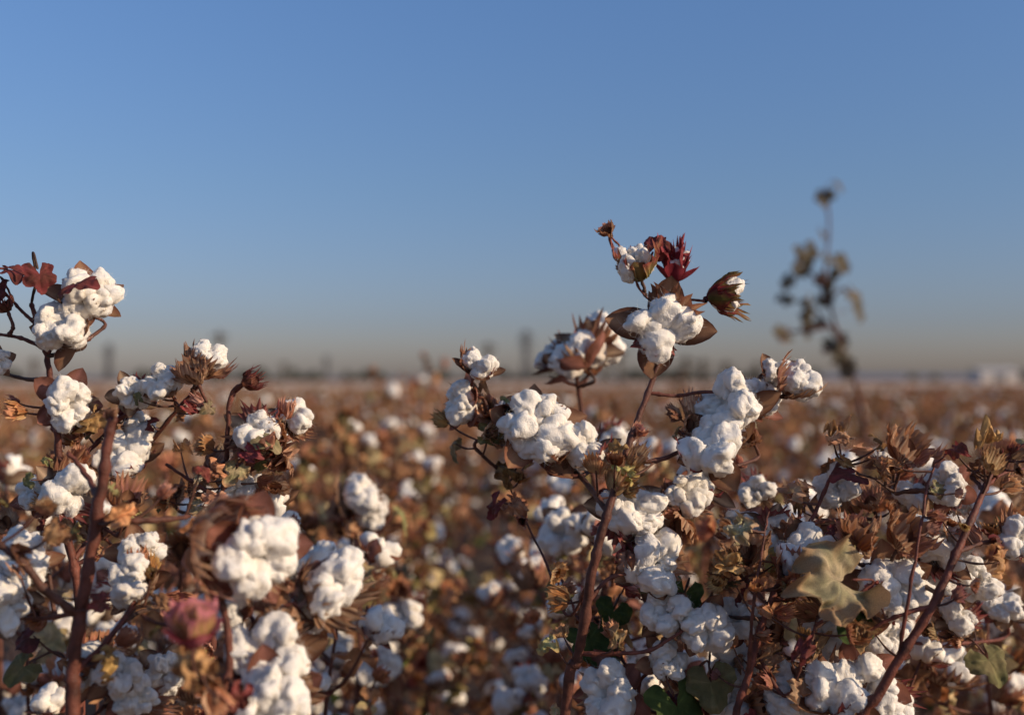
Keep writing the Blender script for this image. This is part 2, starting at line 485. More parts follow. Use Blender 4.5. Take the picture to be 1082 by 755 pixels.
it = [(699, 344, 76, 1.15, 'W', (-0.1, -1, 0.12)), (671, 280, 50, 1.17, 'GH', (-0.4, -0.35, 0.8)), (714, 282, 44, 1.19, 'RU', (0.12, -0.1, 1)),
      (766, 312, 50, 1.17, 'RG', (0.92, -0.3, 0.05)), (642, 243, 24, 1.17, 'D', (-0.3, -0.6, 0.6)),
      (775, 432, 76, 1.15, 'W'), (800, 420, 48, 1.19, 'W', (0.5, -.6, .5)), (752, 472, 64, 1.13, 'W'), (842, 406, 52, 1.16, 'B', (0.5, -0.35, 0.45)), (820, 394, 36, 1.2, 'W'),
      (505, 385, 42, 1.18, 'W', (0.3, -.5, .8)), (487, 425, 44, 1.2, 'W', (-0.8, -.5, .2)), (568, 450, 74, 1.17, 'W', (0.2, -.9, .3)), (538, 442, 38, 1.2, 'W'), (622, 472, 48, 1.18, 'W'),
      (666, 538, 66, 1.15, 'W', (0.2, -.9, .3)), (690, 592, 68, 1.14, 'W', (.3, -.9, .2)), (724, 524, 46, 1.18, 'W'), (745, 506, 48, 1.21, 'W'), (704, 648, 58, 1.14, 'W'), (744, 664, 60, 1.13, 'W'),
      (644, 732, 66, 1.16, 'W'), (716, 556, 46, 1.15, 'D', (-.2, -.8, -.5)), (515, 430, 34, 1.2, 'D'), (525, 458, 32, 1.18, 'D'), (706, 698, 46, 1.15, 'W'), (590, 478, 28, 1.16, 'D'), (792, 462, 32, 1.18, 'D'), (728, 448, 26, 1.15, 'D'),
      (765, 735, 52, 1.15, 'W')]
lv = [(690, 266, 42, 1.185, 'red', (-.3, -.8, .4), (0.4, 0, 1)), (620, 668, 60, 1.2, 'green', (0, -.8, .5), (0.3, 0, -1)), (712, 735, 90, 1.13, 'green', (0.5, -.8, .3), (0.1, 0, -1)), (750, 712, 70, 1.13, 'olive', (-0.5, -.8, .3), (0.3, 0, -1)),
      (590, 620, 45, 1.22, 'olive', (-0.5, -.8, .3), (0.1, 0, -1)), (650, 640, 50, 1.2, 'green', (0.2, -.8, .3), (-0.4, 0, -1)), (725, 620, 60, 1.18, 'green', (0.2, -.8, .3), (-0.4, 0, -1)), (640, 680, 60, 1.2, 'green', (0.2, -.8, .3), (-0.4, 0, -1))]
cotton_plant((0.02, 1.2), st, it, lv, clutter=75, seed=3, ctop=1.12)

# plant slightly behind carrying the shaded grey boll
st = [([G(0.12, 1.5), (0.1, 1.5, 0.6), P(640, 600, 1.5), P(622, 480, 1.47), P(610, 405, 1.45), P(612, 392, 1.44)], 0.006, 0.002),
      ([P(612, 408, 1.45), P(580, 398, 1.45)], 0.002, 0.0015), ([P(612, 406, 1.45), P(640, 378, 1.46), P(660, 374, 1.46)], 0.002, 0.0008)]
it = [(610, 374, 58, 1.44, 'W', (-0.5, 0.2, 0.7)), (584, 376, 38, 1.46, 'W', (-0.5, 0.2, 0.7)), (630, 360, 56, 1.46, 'W', (0.4, 0.5, 0.7)), (626, 388, 26, 1.45, 'D', (0.4, -.2, 0.7)), (596, 560, 50, 1.5, 'W'), (650, 470, 40, 1.5, 'W')]
cotton_plant((0.12, 1.5), st, it, clutter=25, seed=4, ctop=1.05)

# ------------------------------------------------- right-hand plants
st = [([G(0.36, 1.10), (0.37, 1.10, 0.5), P(905, 800, 1.06), P(935, 722, 1.05), P(985, 640, 1.05), P(1010, 585, 1.06), P(1030, 540, 1.08), P(1048, 497, 1.12)], 0.0060, 0.0028),
      ([P(1046, 500, 1.12), P(1060, 485, 1.12), P(1085, 468, 1.12)], 0.0025, 0.0015), ([P(1040, 515, 1.1), P(1060, 500, 1.14), P(1082, 495, 1.16)], 0.002, 0.001),
      ([P(1012, 583, 1.06), P(1040, 573, 1.1), P(1075, 572, 1.12)], 0.0022, 0.0016),
      ([P(950, 695, 1.05), P(962, 620, 1.05), P(975, 545, 1.07), P(984, 498, 1.1), P(1000, 480, 1.1)], 0.0019, 0.0009),
      ([P(985, 640, 1.05), P(950, 650, 1.05), P(905, 672, 1.06)], 0.0026, 0.0014)]
it = [(1077, 570, 42, 1.12, 'W'), (990, 572, 70, 1.16, 'W', (0.2, -.8, .4)), (945, 622, 72, 1.1, 'W'), (1000, 512, 44, 1.2, 'W'), (958, 566, 60, 1.09, 'D', (0.3, -.5, .8)), (906, 563, 60, 1.08, 'D', (-.2, -.6, .7)),
      (960, 474, 62, 1.13, 'D', (0.2, -.4, .9)), (944, 488, 38, 1.17, 'B', (-0.2, -.5, .8)), (1053, 480, 16, 1.12, 'BUD', (0, -.2, 1)), (1070, 474, 15, 1.12, 'BUD', (.3, -.2, 1)), (1040, 495, 16, 1.11, 'D'),
      (880, 728, 72, 1.08, 'W'), (918, 722, 62, 1.1, 'W'), (986, 600, 54, 1.18, 'W'), (1030, 612, 46, 1.2, 'W'), (945, 745, 50, 1.12, 'W'), (1005, 556, 34, 1.15, 'D'), (902, 655, 48, 1.2, 'W'), (935, 676, 46, 1.16, 'W'), (965, 520, 40, 1.22, 'W'),
      (1015, 650, 40, 1.22, 'W'), (1060, 640, 40, 1.3, 'W')]
lv = [(1040, 690, 60, 1.2, 'olive', (0.1, -.8, .6), (0.3, 0, -1)), (905, 500, 50, 1.14, 'red', (0.1, -.3, .9), (-1, -.3, 0.1))]
cotton_plant((0.36, 1.10), st, it, lv, clutter=65, seed=5)

st = [([G(0.22, 1.12), (0.22, 1.12, 0.5), P(775, 790, 1.09), P(790, 715, 1.09), P(812, 640, 1.1), P(838, 590, 1.12), P(858, 548, 1.14), P(880, 500, 1.16), P(892, 480, 1.17)], 0.0048, 0.0014),
      ([P(790, 715, 1.09), P(796, 640, 1.07), P(806, 575, 1.08), P(812, 540, 1.1)], 0.0020, 0.0007),
      ([P(812, 640, 1.1), P(785, 610, 1.12), P(770, 600, 1.12)], 0.002, 0.0014), ([P(800, 690, 1.1), P(830, 735, 1.08), P(850, 690, 1.06), P(862, 660, 1.06)], 0.0022, 0.0014)]
it = [(857, 590, 72, 1.12, 'W', (0.1, -.8, .5)), (832, 602, 50, 1.1, 'D', (-.4, -.5, .7)), (788, 582, 58, 1.11, 'D', (-.2, -.6, .7)), (820, 564, 50, 1.17, 'W'), (884, 516, 48, 1.18, 'W'), (782, 558, 42, 1.2, 'W'), (762, 612, 38, 1.16, 'D'),
      (838, 735, 62, 1.11, 'W'), (774, 655, 50, 1.16, 'W'), (800, 745, 44, 1.12, 'D'), (778, 700, 50, 1.17, 'W'), (845, 520, 34, 1.17, 'D'), (800, 520, 42, 1.3, 'W'), (870, 560, 36, 1.16, 'D'), (920, 530, 36, 1.2, 'D'), (870, 675, 50, 1.14, 'W'), (820, 668, 44, 1.15, 'D')]
lv = [(900, 612, 122, 1.05, 'tan', (0.25, -.85, .45), (-0.85, 0, -.25)), (895, 655, 60, 1.1, 'green', (0.3, -.85, .5), (1, 0, -.4)), (820, 690, 40, 1.1, 'brown', (0.3, -.85, .5), (-1, 0, -.4))]
cotton_plant((0.22, 1.12), st, it, lv, clutter=65, seed=6)

# tall straggling plant further back
d = 4.4
bx = (905-541)/F*d
st = [([G(bx, d), (bx-.02, d, 0.7), P(915, 470, d), P(905, 410, d), P(888, 360, d), P(872, 300, d), P(876, 240, d), P(872, 198, d)], 0.011, 0.004),
      ([P(888, 360, d), P(868, 335, d), P(856, 325, d)], 0.006, 0.005), ([P(876, 318, d), P(890, 305, d), P(902, 315, d)], 0.006, 0.005),
      ([P(872, 300, d), P(858, 290, d), P(848, 272, d)], 0.006, 0.005), ([P(880, 345, d), P(845, 350, d), P(830, 350, d)], 0.006, 0.005), ([P(900, 395, d), P(888, 375, d), P(868, 370, d)], 0.006, 0.004)]
it = [(828, 352, 20, d, 'D'), (893, 385, 20, d, 'D')]
lv = []
wr = random.Random(3)
for x, z, s in [(850, 262, 36), (836, 292, 30), (830, 312, 26), (880, 272, 40), (874, 290, 38), (900, 310, 38), (906, 325, 30), (857, 320, 36), (860, 338, 32), (872, 202, 28), (884, 194, 22), (866, 212, 22), (882, 358, 38), (830, 352, 32), (895, 385, 28), (846, 278, 30), (868, 245, 18), (892, 372, 30), (868, 312, 28), (852, 345, 24)]:
    lv.append((x, z, s, d+wr.uniform(-.08, .08), 'weed', (wr.uniform(-.8, .8), -.6, wr.uniform(-.2, .8)), (wr.uniform(-1, 1), wr.uniform(-.4, .4), -.7)))
cotton_plant((bx, d), st, it, lv, clutter=0, seed=8)

# ------------------------------------------------- left plants
d = 0.95
st = [([G(-0.38, 0.93), (-0.385, 0.94, 0.5), P(76, 790, d), P(78, 700, d), P(90, 620, d), P(103, 545, d), P(112, 480, d), P(119, 440, d)], 0.0074, 0.0040),
      ([P(101, 552, d), P(140, 550, d), P(182, 548, 0.97), P(200, 545, 1.0)], 0.0034, 0.002),
      ([P(84, 650, d), P(50, 625, 0.93), P(20, 590, 0.92), P(-10, 570, 0.92)], 0.0038, 0.003),
      ([P(78, 710, d), P(110, 680, 0.97), P(140, 640, 1.0), P(150, 610, 1.02)], 0.003, 0.0018),
      ([P(106, 530, d), P(90, 500, 0.99), P(72, 478, 1.0)], 0.003, 0.0018)]
it = [(140, 615, 60, 1.02, 'W'), (22, 592, 60, 1.0, 'W'), (5, 635, 64, 0.98, 'W'), (120, 712, 54, 0.98, 'W'), (92, 706, 46, 1.02, 'W'), (117, 438, 20, d, 'D', (0, -.3, 1)), (150, 582, 46, 1.05, 'W'), (40, 650, 34, 1.0, 'D'), (140, 735, 48, 1.0, 'W'), (60, 565, 30, 1.0, 'D'), (175, 710, 44, 1.05, 'W')]
cotton_plant((-0.38, 0.93), st, it, [(165, 640, 40, 1.0, 'brown', (0, -.7, .6), (1, 0, -.3)), (30, 700, 50, 1.02, 'olive', (0, -.7, .6), (-.6, 0, -.8))], clutter=30, seed=9, ctop=1.06)

st = [([G(-0.45, 1.18), (-0.45, 1.17, 0.5), P(85, 760), P(84, 640), P(70, 560), P(64, 490), P(57, 430), P(51, 385), P(40, 345), P(33, 320)], 0.0060, 0.0022),
      ([P(54, 372), P(25, 358), P(-8, 352)], 0.0024, 0.0016), ([P(40, 345), P(20, 325), P(5, 310)], 0.002, 0.0014), ([P(66, 500), P(100, 470, 1.19), P(130, 440, 1.19), P(165, 425, 1.18)], 0.0026, 0.0018),
      ([P(78, 590), P(120, 540, 1.2), P(150, 480, 1.2), P(190, 430, 1.18), P(212, 405, 1.17)], 0.003, 0.0018)]
it = [(98, 309, 56, 1.15, 'W', (0.5, -.6, .6)), (66, 346, 66, 1.14, 'W', (-0.2, -.8, .3)), (84, 328, 46, 1.17, 'W'), (72, 427, 52, 1.15, 'W'), (-4, 382, 30, 1.15, 'W'), (5, 322, 24, 1.15, 'BUD', (-.3, -.2, .8)), (140, 416, 36, 1.16, 'W'),
      (172, 404, 40, 1.15, 'W', (-.2, -.7, .5)), (217, 382, 48, 1.16, 'B', (0.45, -.2, .75)), (203, 394, 42, 1.13, 'D', (-.3, -.5, .8)), (130, 482, 52, 1.18, 'W'), (148, 452, 34, 1.2, 'W'), (75, 522, 58, 1.14, 'W'), (42, 520, 44, 1.2, 'W'),
      (135, 528, 48, 1.14, 'D'), (5, 552, 34, 1.25, 'D'), (80, 455, 26, 1.16, 'D'), (100, 560, 40, 1.2, 'D')]
lv = [(8, 284, 46, 1.14, 'red', (0.3, -.4, .9), (0.9, 0, 0.2)), (40, 284, 46, 1.12, 'red', (0.5, -.8, .3), (0.15, 0, -1)), (78, 300, 56, 1.10, 'red', (-0.3, -.35, .8), (0.9, -.1, -.75)), (-4, 300, 44, 1.15, 'red', (-.2, -.8, .3), (-0.1, 0, -1))]
cotton_plant((-0.45, 1.18), st, it, lv, clutter=50, seed=10, ctop=1.13)

st = [([G(-0.29, 1.2), (-0.29, 1.2, 0.5), P(225, 760, 1.18), P(228, 640, 1.18), P(236, 530, 1.17), P(240, 470, 1.16), P(244, 418, 1.16), P(258, 404, 1.16)], 0.0052, 0.0016),
      ([P(238, 500, 1.16), P(262, 490, 1.15), P(290, 478, 1.15), P(300, 462, 1.16)], 0.0026, 0.0016), ([P(236, 530, 1.17), P(205, 510, 1.17), P(175, 490, 1.17)], 0.0024, 0.0014)]
it = [(265, 402, 30, 1.16, 'BUD', (0.85, -.2, .45)), (270, 452, 46, 1.15, 'W'), (308, 440, 38, 1.17, 'W', (.5, -.6, .5)), (296, 457, 34, 1.15, 'D'), (296, 490, 34, 1.15, 'D', (0, -.8, -.4)), (275, 532, 58, 1.2, 'W'), (250, 518, 42, 1.18, 'W'), (290, 515, 34, 1.17, 'D'),
      (185, 520, 32, 1.2, 'D'), (210, 505, 26, 1.2, 'D'), (300, 560, 40, 1.3, 'W')]
cotton_plant((-0.29, 1.2), st, it, clutter=45, seed=11, ctop=1.1)

d = 0.9
st = [([G(-0.22, 0.93), (-0.23, 0.92, 0.5), P(236, 790, d), P(242, 700, d), P(238, 650, d), P(225, 610, d), P(218, 592, d)], 0.0048, 0.002),
      ([P(240, 730, d), P(270, 690, 0.93), P(300, 650, 0.94), P(318, 635, 0.95)], 0.003, 0.002), ([P(238, 740, d), P(215, 715, 0.84), P(205, 695, 0.82)], 0.0028, 0.002)]
it = [(270, 586, 86, 0.9, 'W', (0.6, -.8, -.1)), (346, 620, 84, 0.95, 'B', (0.6, -.6, .3)), (325, 645, 60, 0.97, 'W', (0.2, -.8, -.3)), (288, 694, 86, 0.92, 'W', (.2, -.9, .2)), (285, 745, 78, 0.9, 'W', (.2, -.9, 0)), (240, 644, 56, 0.94, 'W'), (204, 664, 66, 0.81, 'PK', (0.06, -.2, 1)),
      (310, 655, 34, 0.93, 'D')]
hp = cotton_plant((-0.22, 0.93), st, it, [(300, 640, 50, 0.93, 'brown', (-.3, -.6, .8), (-0.6, 0.1, -.6))], clutter=16, seed=12, ctop=.95)
# the big papery husk that hugs the front boll
hr = random.Random(77)
hk = []
for (az, el, cc) in ((0.2, 0.5, (STRAW, BRN, PNK)), (1.5, 0.35, (PNK, BRN, TAN)), (2.8, 0.4, (TAN, BRN, STRAW)), (4.1, 0.3, (STRAW, BRN, PNK)), (5.2, 0.45, (PNK, BRN, STRAW))):
    hk.append(around(bract(hr.uniform(1.5, 1.75), *cc, teeth=12, spread=62, curl=1.15, cup=0.5, R=hr, deep=0.78, crumple=.06), az, el, base_z=-0.9).tf(Matrix.Identity(4), (1.25, 1.2, 1.15)))
ho = bpy.data.objects.new('dry_bract_husk', to_mesh(join(hk), 'husk'))
link(ho, hp)
ho.matrix_local = Matrix.Translation(P(245, 574, 0.895)-Vector((-0.22, 0.93, 0))) @ orient((0.85, -0.42, -0.12), 0.4) @ Matrix.Scale(0.041, 4)

st = [([G(-0.25, 1.72), (-0.25, 1.7, 0.5), P(380, 700, 1.7), P(375, 600, 1.7), P(368, 540, 1.7)], 0.006, 0.003)]
it = [(378, 525, 50, 1.68, 'B', (.5, -.6, .5)), (360, 540, 34, 1.7, 'D'), (395, 545, 36, 1.7, 'W'), (400, 600, 38, 1.7, 'D'), (350, 640, 44, 1.72, 'W'), (430, 650, 44, 1.7, 'W'), (425, 625, 34, 1.7, 'D'), (400, 700, 50, 1.7, 'W')]
cotton_plant((-0.25, 1.72), st, it, clutter=40, seed=13)

# ------------------------------------------------------------------ random plants for the rest of the field
def small_set(R, sub, fuzz, res):
    return {'W': [boll_open(R, sub=sub, fuzz=fuzz, bracts=R.choice([1, 2])) for _ in range(4)], 'B': [boll_bract(R, sub=sub, fuzz=fuzz) for _ in range(2)],
            'D': [dead_bract(R) for _ in range(4)],
            'L': [leaf(R, LEAFC[c], lobes=R.choice([3, 5]), crumple=0.28, droop=0.8, res=res, fold=.4) for c in ('brown', 'brown', 'brown', 'olive', 'tan', 'green', 'red')]}

def gen_plant(R, H, S, zmin=0.1, pw=0.5, dense=1.0, nleaf=(1, 2, 3)):
    ts = []
    lean = Vector((R.uniform(-.07, .07), R.uniform(-.07, .07), 0))
    main = [Vector((0, 0, -0.02))]+[Vector((R.uniform(-.012, .012), R.uniform(-.012, .012), H*k/6))+lean*(k/6) for k in range(1, 7)]
    ts.append(tube(main, 0.0065, 0.002, k=6, n=4, R=R, col=(0.18, 0.07, 0.045)))
    cm = catmull(main, 10)
    az = R.random()*6
    z = zmin
    while z < 1.0:
        p = cm[min(len(cm)-1, int(z*(len(cm)-1)))]
        az += 2.4+R.uniform(-.5, .5)
        L = 0.06+0.24*(1-z)**0.7*R.uniform(0.6, 1.2)
        el = math.radians(R.uniform(15, 60))
        dr = Vector((math.cos(az)*math.cos(el), math.sin(az)*math.cos(el), math.sin(el)))
        m = p+dr*L*0.5+Vector((0, 0, -0.01)); e = p+dr*L+Vector((0, 0, 0.012))
        ts.append(tube([p, m, e], 0.003, 0.0014, k=5, n=3, R=R, col=(0.18, 0.07, 0.045)))
        spots = [(e, dr)]
        if L > 0.14: spots.append((m+Vector((R.uniform(-.03, .03), R.uniform(-.03, .03), 0.03)), (dr+Vector((0, 0, .6)))))
        if L > 0.22: spots.append((p+dr*L*0.75+Vector((R.uniform(-.03, .03), R.uniform(-.03, .03), -0.02)), (dr+Vector((R.uniform(-1, 1), R.uniform(-1, 1), 0)))))
        for q, ax in spots:
            x = R.random()
            k = 'W' if x < pw*0.75 else ('B' if x < pw else 'D')
            sc = R.uniform(0.024, 0.036) if k in 'WB' else R.uniform(0.014, 0.026)
            axis = (Vector(ax).normalized()+Vector((R.uniform(-.5, .5), R.uniform(-.5, .5), R.uniform(0, .6)))).normalized()
            g = R.uniform(0.75, 1.35)
            ts.append(R.choice(S[k]).tf(Matrix.Translation(q+axis*sc*0.5) @ orient(axis, R.random()*6) @ Matrix.Scale(sc, 4), None if k in 'WB' else (g*1.08, g, g*R.uniform(.75, 1.0))))
        for _ in range(R.choice(nleaf)):
            q = p.lerp(e, R.uniform(0.2, 1.1)); ax = Vector((R.gauss(0, 1), R.gauss(0, 1), R.uniform(-.2, 1))).normalized()
            t = R.choice(S['L'][:5] if z > 0.6 else S['L'])
            g = R.uniform(0.65, 1.4)
            ts.append(t.tf(Matrix.Translation(q+ax*0.01) @ orient(ax, R.random()*6) @ Matrix.Scale(R.uniform(0.016, 0.038), 4), (g*1.08, g, g*.9)))
        z += R.uniform(0.035, 0.06)/dense
    return join(ts)

R2 = random.Random(55)
S_mid = small_set(R2, 3, 40, 0.7)
mid = [to_mesh(gen_plant(R2, 0.92, S_mid, 0.3, pw=0.62), 'cotton_plant_mesh', MATS_F) for _ in range(5)]
S_far = small_set(R2, 2, 0, 0.35)
far = [to_mesh(gen_plant(R2, 0.86, S_far, 0.2, pw=[.06, .1, .16, .22, .3, .12, .34][i], nleaf=(3, 4, 5)), 'cotton_plant_field_mesh', MATS_F) for i in range(7)]

near = [(-0.62, 1.42, 0.98), (-0.46, 1.5, 0.96), (-0.28, 1.45, 0.9), (-0.78, 1.7, 1.0), (-0.58, 1.8, 1.0), (-0.40, 1.75, 0.95),
        (0.08, 1.62, 0.93), (0.2, 1.42, 0.93), (0.33, 1.5, 0.98), (0.47, 1.42, 0.98), (0.62, 1.5, 0.95), (0.75, 1.4, 0.9), (0.3, 1.75, 1.0), (0.55, 1.8, 1.03), (0.78, 1.75, 1.03), (0.95, 1.85, 1.0),
        (0.12, 1.9, 0.95), (-0.66, 1.15, 0.85), (0.66, 1.15, 0.82), (-0.48, 1.32, 0.82), (0.28, 1.28, 0.80), (0.45, 1.3, 0.82), (0.12, 1.34, 0.78), (-0.3, 1.35, 0.78)]
for i, (x, y, h) in enumerate(near):
    o = bpy.data.objects.new('cotton_plant', mid[i % 5]); link(o)
    o.location = (x, y, 0); o.rotation_euler = (0, 0, R2.random()*6.28); o.scale = (1, 1, h/0.92*0.97)

fc = bpy.data.collections.new('field_plant_variants')
for i, me in enumerate(far):
    fc.objects.link(bpy.data.objects.new('field_plant_%02d' % i, me))
pts, rot, scl, vid = [], [], [], []
R3 = random.Random(99)
def addp(x, y, h=None):
    pts.append((x, y, 0)); rot.append((R3.uniform(-.08, .08), R3.uniform(-.08, .08), R3.random()*6.28))
    s = R3.uniform(0.88, 1.1); hz = h if h else s*R3.uniform(0.92, 1.1)*(1 if y < 20 else 0.9)
    v = R3.choice([3, 4, 6, 2, 4]) if y < 4.5 else R3.choice([0, 1, 2, 3, 4, 5, 5, 1, 6])
    scl.append((s, s, hz)); vid.append(v)
row = 0.9
for k in range(-60, 61):
    x0 = k*row+0.35
    y = 2.15
    while y < 56:
        step = 0.2 if y < 9 else 0.2*(y/9)**0.9
        y += step*R3.uniform(0.7, 1.3)
        if abs(x0) > 0.56*y+1.6: continue
        addp(x0+R3.gauss(0, 0.12+0.004*y), y, None)
for y0, x0, h in [(5.5, -0.52, 1.40), (5.8, -0.62, 1.34), (9, -0.7, 1.3), (7, 1.1, 1.2), (12, -5, 1.3), (4.2, -1.2, 1.15), (2.3, -0.22, 0.98), (2.5, -0.35, 1.0), (2.6, -0.05, 1.0), (2.2, -0.1, 0.9), (3, -0.2, 1.05), (3.3, -0.5, 1.1), (14, 2, 1.35), (20, -2, 1.4)]:
    addp(x0, y0, h)
me = bpy.data.meshes.new('cotton_field_points'); me.from_pydata(pts, [], [])
a = me.attributes.new('rot', 'FLOAT_VECTOR', 'POINT'); a.data.foreach_set('vector', np.array(rot, dtype=np.float32).ravel())
a = me.attributes.new('scl', 'FLOAT_VECTOR', 'POINT'); a.data.foreach_set('vector', np.array(scl, dtype=np.float32).ravel())
a = me.attributes.new('vid', 'INT', 'POINT'); a.data.foreach_set('value', np.array(vid, dtype=np.int32))
fo = bpy.data.objects.new('cotton_field', me); link(fo)
gt = bpy.data.node_groups.new('field_scatter', 'GeometryNodeTree')
gt.interface.new_socket('Geometry', in_out='INPUT', socket_type='NodeSocketGeometry')
gt.interface.new_socket('Geometry', in_out='OUTPUT', socket_type='NodeSocketGeometry')
gi = gt.nodes.new('NodeGroupInput'); go = gt.nodes.new('NodeGroupOutput')
ci = gt.nodes.new('GeometryNodeCollectionInfo'); ci.inputs['Collection'].default_value = fc
ci.inputs['Separate Children'].default_value = True; ci.inputs['Reset Children'].default_value = True
ip = gt.nodes.new('GeometryNodeInstanceOnPoints'); ip.inputs['Pick Instance'].default_value = True
def na(n, t):
    q = gt.nodes.new('GeometryNodeInputNamedAttribute'); q.data_type = t; q.inputs['Name'].default_value = n; return q
nr, ns, nv = na('rot', 'FLOAT_VECTOR'), na('scl', 'FLOAT_VECTOR'), na('vid', 'INT')
er = gt.nodes.new('FunctionNodeEulerToRotation')
L = gt.links
L.new(gi.outputs[0], ip.inputs['Points']); L.new(ci.outputs[0], ip.inputs['Instance'])
L.new(nv.outputs['Attribute'], ip.inputs['Instance Index']); L.new(nr.outputs['Attribute'], er.inputs[0])
L.new(er.outputs[0], ip.inputs['Rotation']); L.new(ns.outputs['Attribute'], ip.inputs['Scale'])
L.new(ip.outputs[0], go.inputs[0])
md = fo.modifiers.new('scatter', 'NODES'); md.node_group = gt

# ------------------------------------------------------------------ ground
def plain(name, c1, c2, scale, rough=0.95):
    m, nt, b, out = new_mat(name)
    tc = nt.nodes.new('ShaderNodeTexCoord')
    n = nt.nodes.new('ShaderNodeTexNoise'); n.inputs['Scale'].default_value = scale; n.inputs['Detail'].default_value = 8
    nt.links.new(tc.outputs['Object'], n.inputs['Vector'])
    r = nt.nodes.new('ShaderNodeValToRGB'); r.color_ramp.elements[0].position = 0.35; r.color_ramp.elements[1].position = 0.65
    r.color_ramp.elements[0].color = (*c1, 1); r.color_ramp.elements[1].color = (*c2, 1)
    nt.links.new(n.outputs['Fac'], r.inputs['Fac']); nt.links.new(r.outputs['Color'], b.inputs['Base Color'])
    b.inputs['Roughness'].default_value = rough; b.inputs['Specular IOR Level'].default_value = 0.1
    bp = nt.nodes.new('ShaderNodeBump'); bp.inputs['Distance'].default_value = 0.03
    nt.links.new(n.outputs['Fac'], bp.inputs['Height']); nt.links.new(bp.outputs['Normal'], b.inputs['Normal'])
    return m

def sheet(name, x0, x1, y0, y1, z, mat):
    me = bpy.data.meshes.new(name); me.from_pydata([(x0, y0, z), (x1, y0, z), (x1, y1, z), (x0, y1, z)], [], [(0, 1, 2, 3)])
    me.materials.append(mat); return link(bpy.data.objects.new(name, me))
sheet('ground', -6000, 6000, -600, 9000, 0, plain('field_soil', (0.12, 0.08, 0.055), (0.22, 0.15, 0.10), 1.5))
sheet('fallow_field', -2500, 2500, 60, 420, 0.004, plain('pale_dry_soil', (0.44, 0.32, 0.23), (0.58, 0.43, 0.31), 0.05))

# ------------------------------------------------------------------ distant things
m_tree = plain('distant_foliage', (0.045, 0.05, 0.035), (0.09, 0.09, 0.065), 0.2)
def tree_row():
    R = random.Random(5); V, Fc = [], []
    def clump(cx, cy, w, h, n):
        for _ in range(n):
            a = R.random()*6.28; rr = math.sqrt(R.random())*w; z = R.random()
            rr *= math.sin(math.pi*min(1, z*0.8+0.2))
            p = Vector((cx+math.cos(a)*rr, cy+math.sin(a)*rr, 0.6+z*h)); s = R.uniform(0.4, 1.1)
            o = len(V)
            for _k in range(3): V.append((p+Vector((R.gauss(0, s), R.gauss(0, s), R.gauss(0, s)*.8)))[:])
            Fc.append((o, o+1, o+2))
        o = len(V)
        V.extend([(cx-.3, cy, 0), (cx+.3, cy, 0), (cx+.15, cy, h*.8), (cx-.15, cy, h*.8)]); Fc.append((o, o+1, o+2, o+3))
    for _ in range(95):
        x = R.uniform(-330, 330)
        if R.random() < 0.45: x = R.choice([R.uniform(-190, -60), R.uniform(60, 150)])
        clump(x, 560+R.uniform(-25, 60), R.uniform(2.5, 6), R.uniform(1.6, 6.0), 120)
    me = bpy.data.meshes.new('tree_line'); me.from_pydata(V, [], Fc); me.materials.append(m_tree)
    link(bpy.data.objects.new('distant_tree_line', me))
tree_row()

m_steel = plain('weathered_steel', (0.09, 0.095, 0.10), (0.13, 0.13, 0.14), 2, 0.6)
m_wood = plain('pole_wood', (0.06, 0.05, 0.04), (0.09, 0.075, 0.06), 2)
def beam(V, Fc, a, b, w):
    a, b = Vector(a), Vector(b); d = (b-a).normalized(); x = d.orthogonal().normalized()*w/2; y = d.cross(x).normalized()*w/2
    o = len(V)
    for p in (a, b):
        for s, t in ((1, 1), (-1, 1), (-1, -1), (1, -1)): V.append((p+x*s+y*t)[:])
    for j in range(4): Fc.append((o+j, o+(j+1) % 4, o+4+(j+1) % 4, o+4+j))
    Fc.append((o, o+1, o+2, o+3)); Fc.append((o+4, o+5, o+6, o+7))
def pylon(x, y, H):
    V, Fc = [], []
    wb, wt = H*0.06, H*0.028
    lv_ = [0, .13, .25, .36, .46, .56, .65, .74, .83, .91, 1]
    def cor(t):
        w = wb*(1-t)**1.3+wt
        return [(w, w, H*t), (-w, w, H*t), (-w, -w, H*t), (w, -w, H*t)]
    for a, b in zip(lv_[:-1], lv_[1:]):
        ca, cb = cor(a), cor(b)
        for j in range(4):
            beam(V, Fc, ca[j], cb[j], 0.55); beam(V, Fc, ca[j], cb[(j+1) % 4], 0.38); beam(V, Fc, ca[(j+1) % 4], cb[j], 0.38); beam(V, Fc, cb[j], cb[(j+1) % 4], 0.36)
    for t, l in ((0.68, .13), (0.8, .16), (0.92, .12)):
        for s in (-1, 1):
            beam(V, Fc, (0, 0, H*t), (s*H*l, 0, H*t+.2), 0.45); beam(V, Fc, (0, 0, H*(t+.05)), (s*H*l, 0, H*t+.2), 0.3); beam(V, Fc, (s*H*l, 0, H*t+.1), (s*H*l, 0, H*t-1.6), 0.25)
    me = bpy.data.meshes.new('pylon'); me.from_pydata(V, [], Fc); me.materials.append(m_steel)
    o = link(bpy.data.objects.new('electricity_pylon', me)); o.location = (x, y, 0); return o
def pole(x, y, H):
    V, Fc = [], []
    beam(V, Fc, (0, 0, 0), (0, 0, H), 0.46); beam(V, Fc, (-1.3, 0, H-.8), (1.3, 0, H-.8), 0.24); beam(V, Fc, (-.9, 0, H-1.7), (.9, 0, H-1.7), 0.2)
    for s in (-1.1, -.5, .5, 1.1): beam(V, Fc, (s, 0, H-.68), (s, 0, H-.35), 0.12)
    me = bpy.data.meshes.new('pole'); me.from_pydata(V, [], Fc); me.materials.append(m_wood)
    o = link(bpy.data.objects.new('utility_pole', me)); o.location = (x, y, 0); return o
def X(px, d): return (px-541)/F*d
pylon(X(115, 560), 560, 19); pylon(X(556, 520), 520, 24); pylon(X(345, 900), 900, 20)
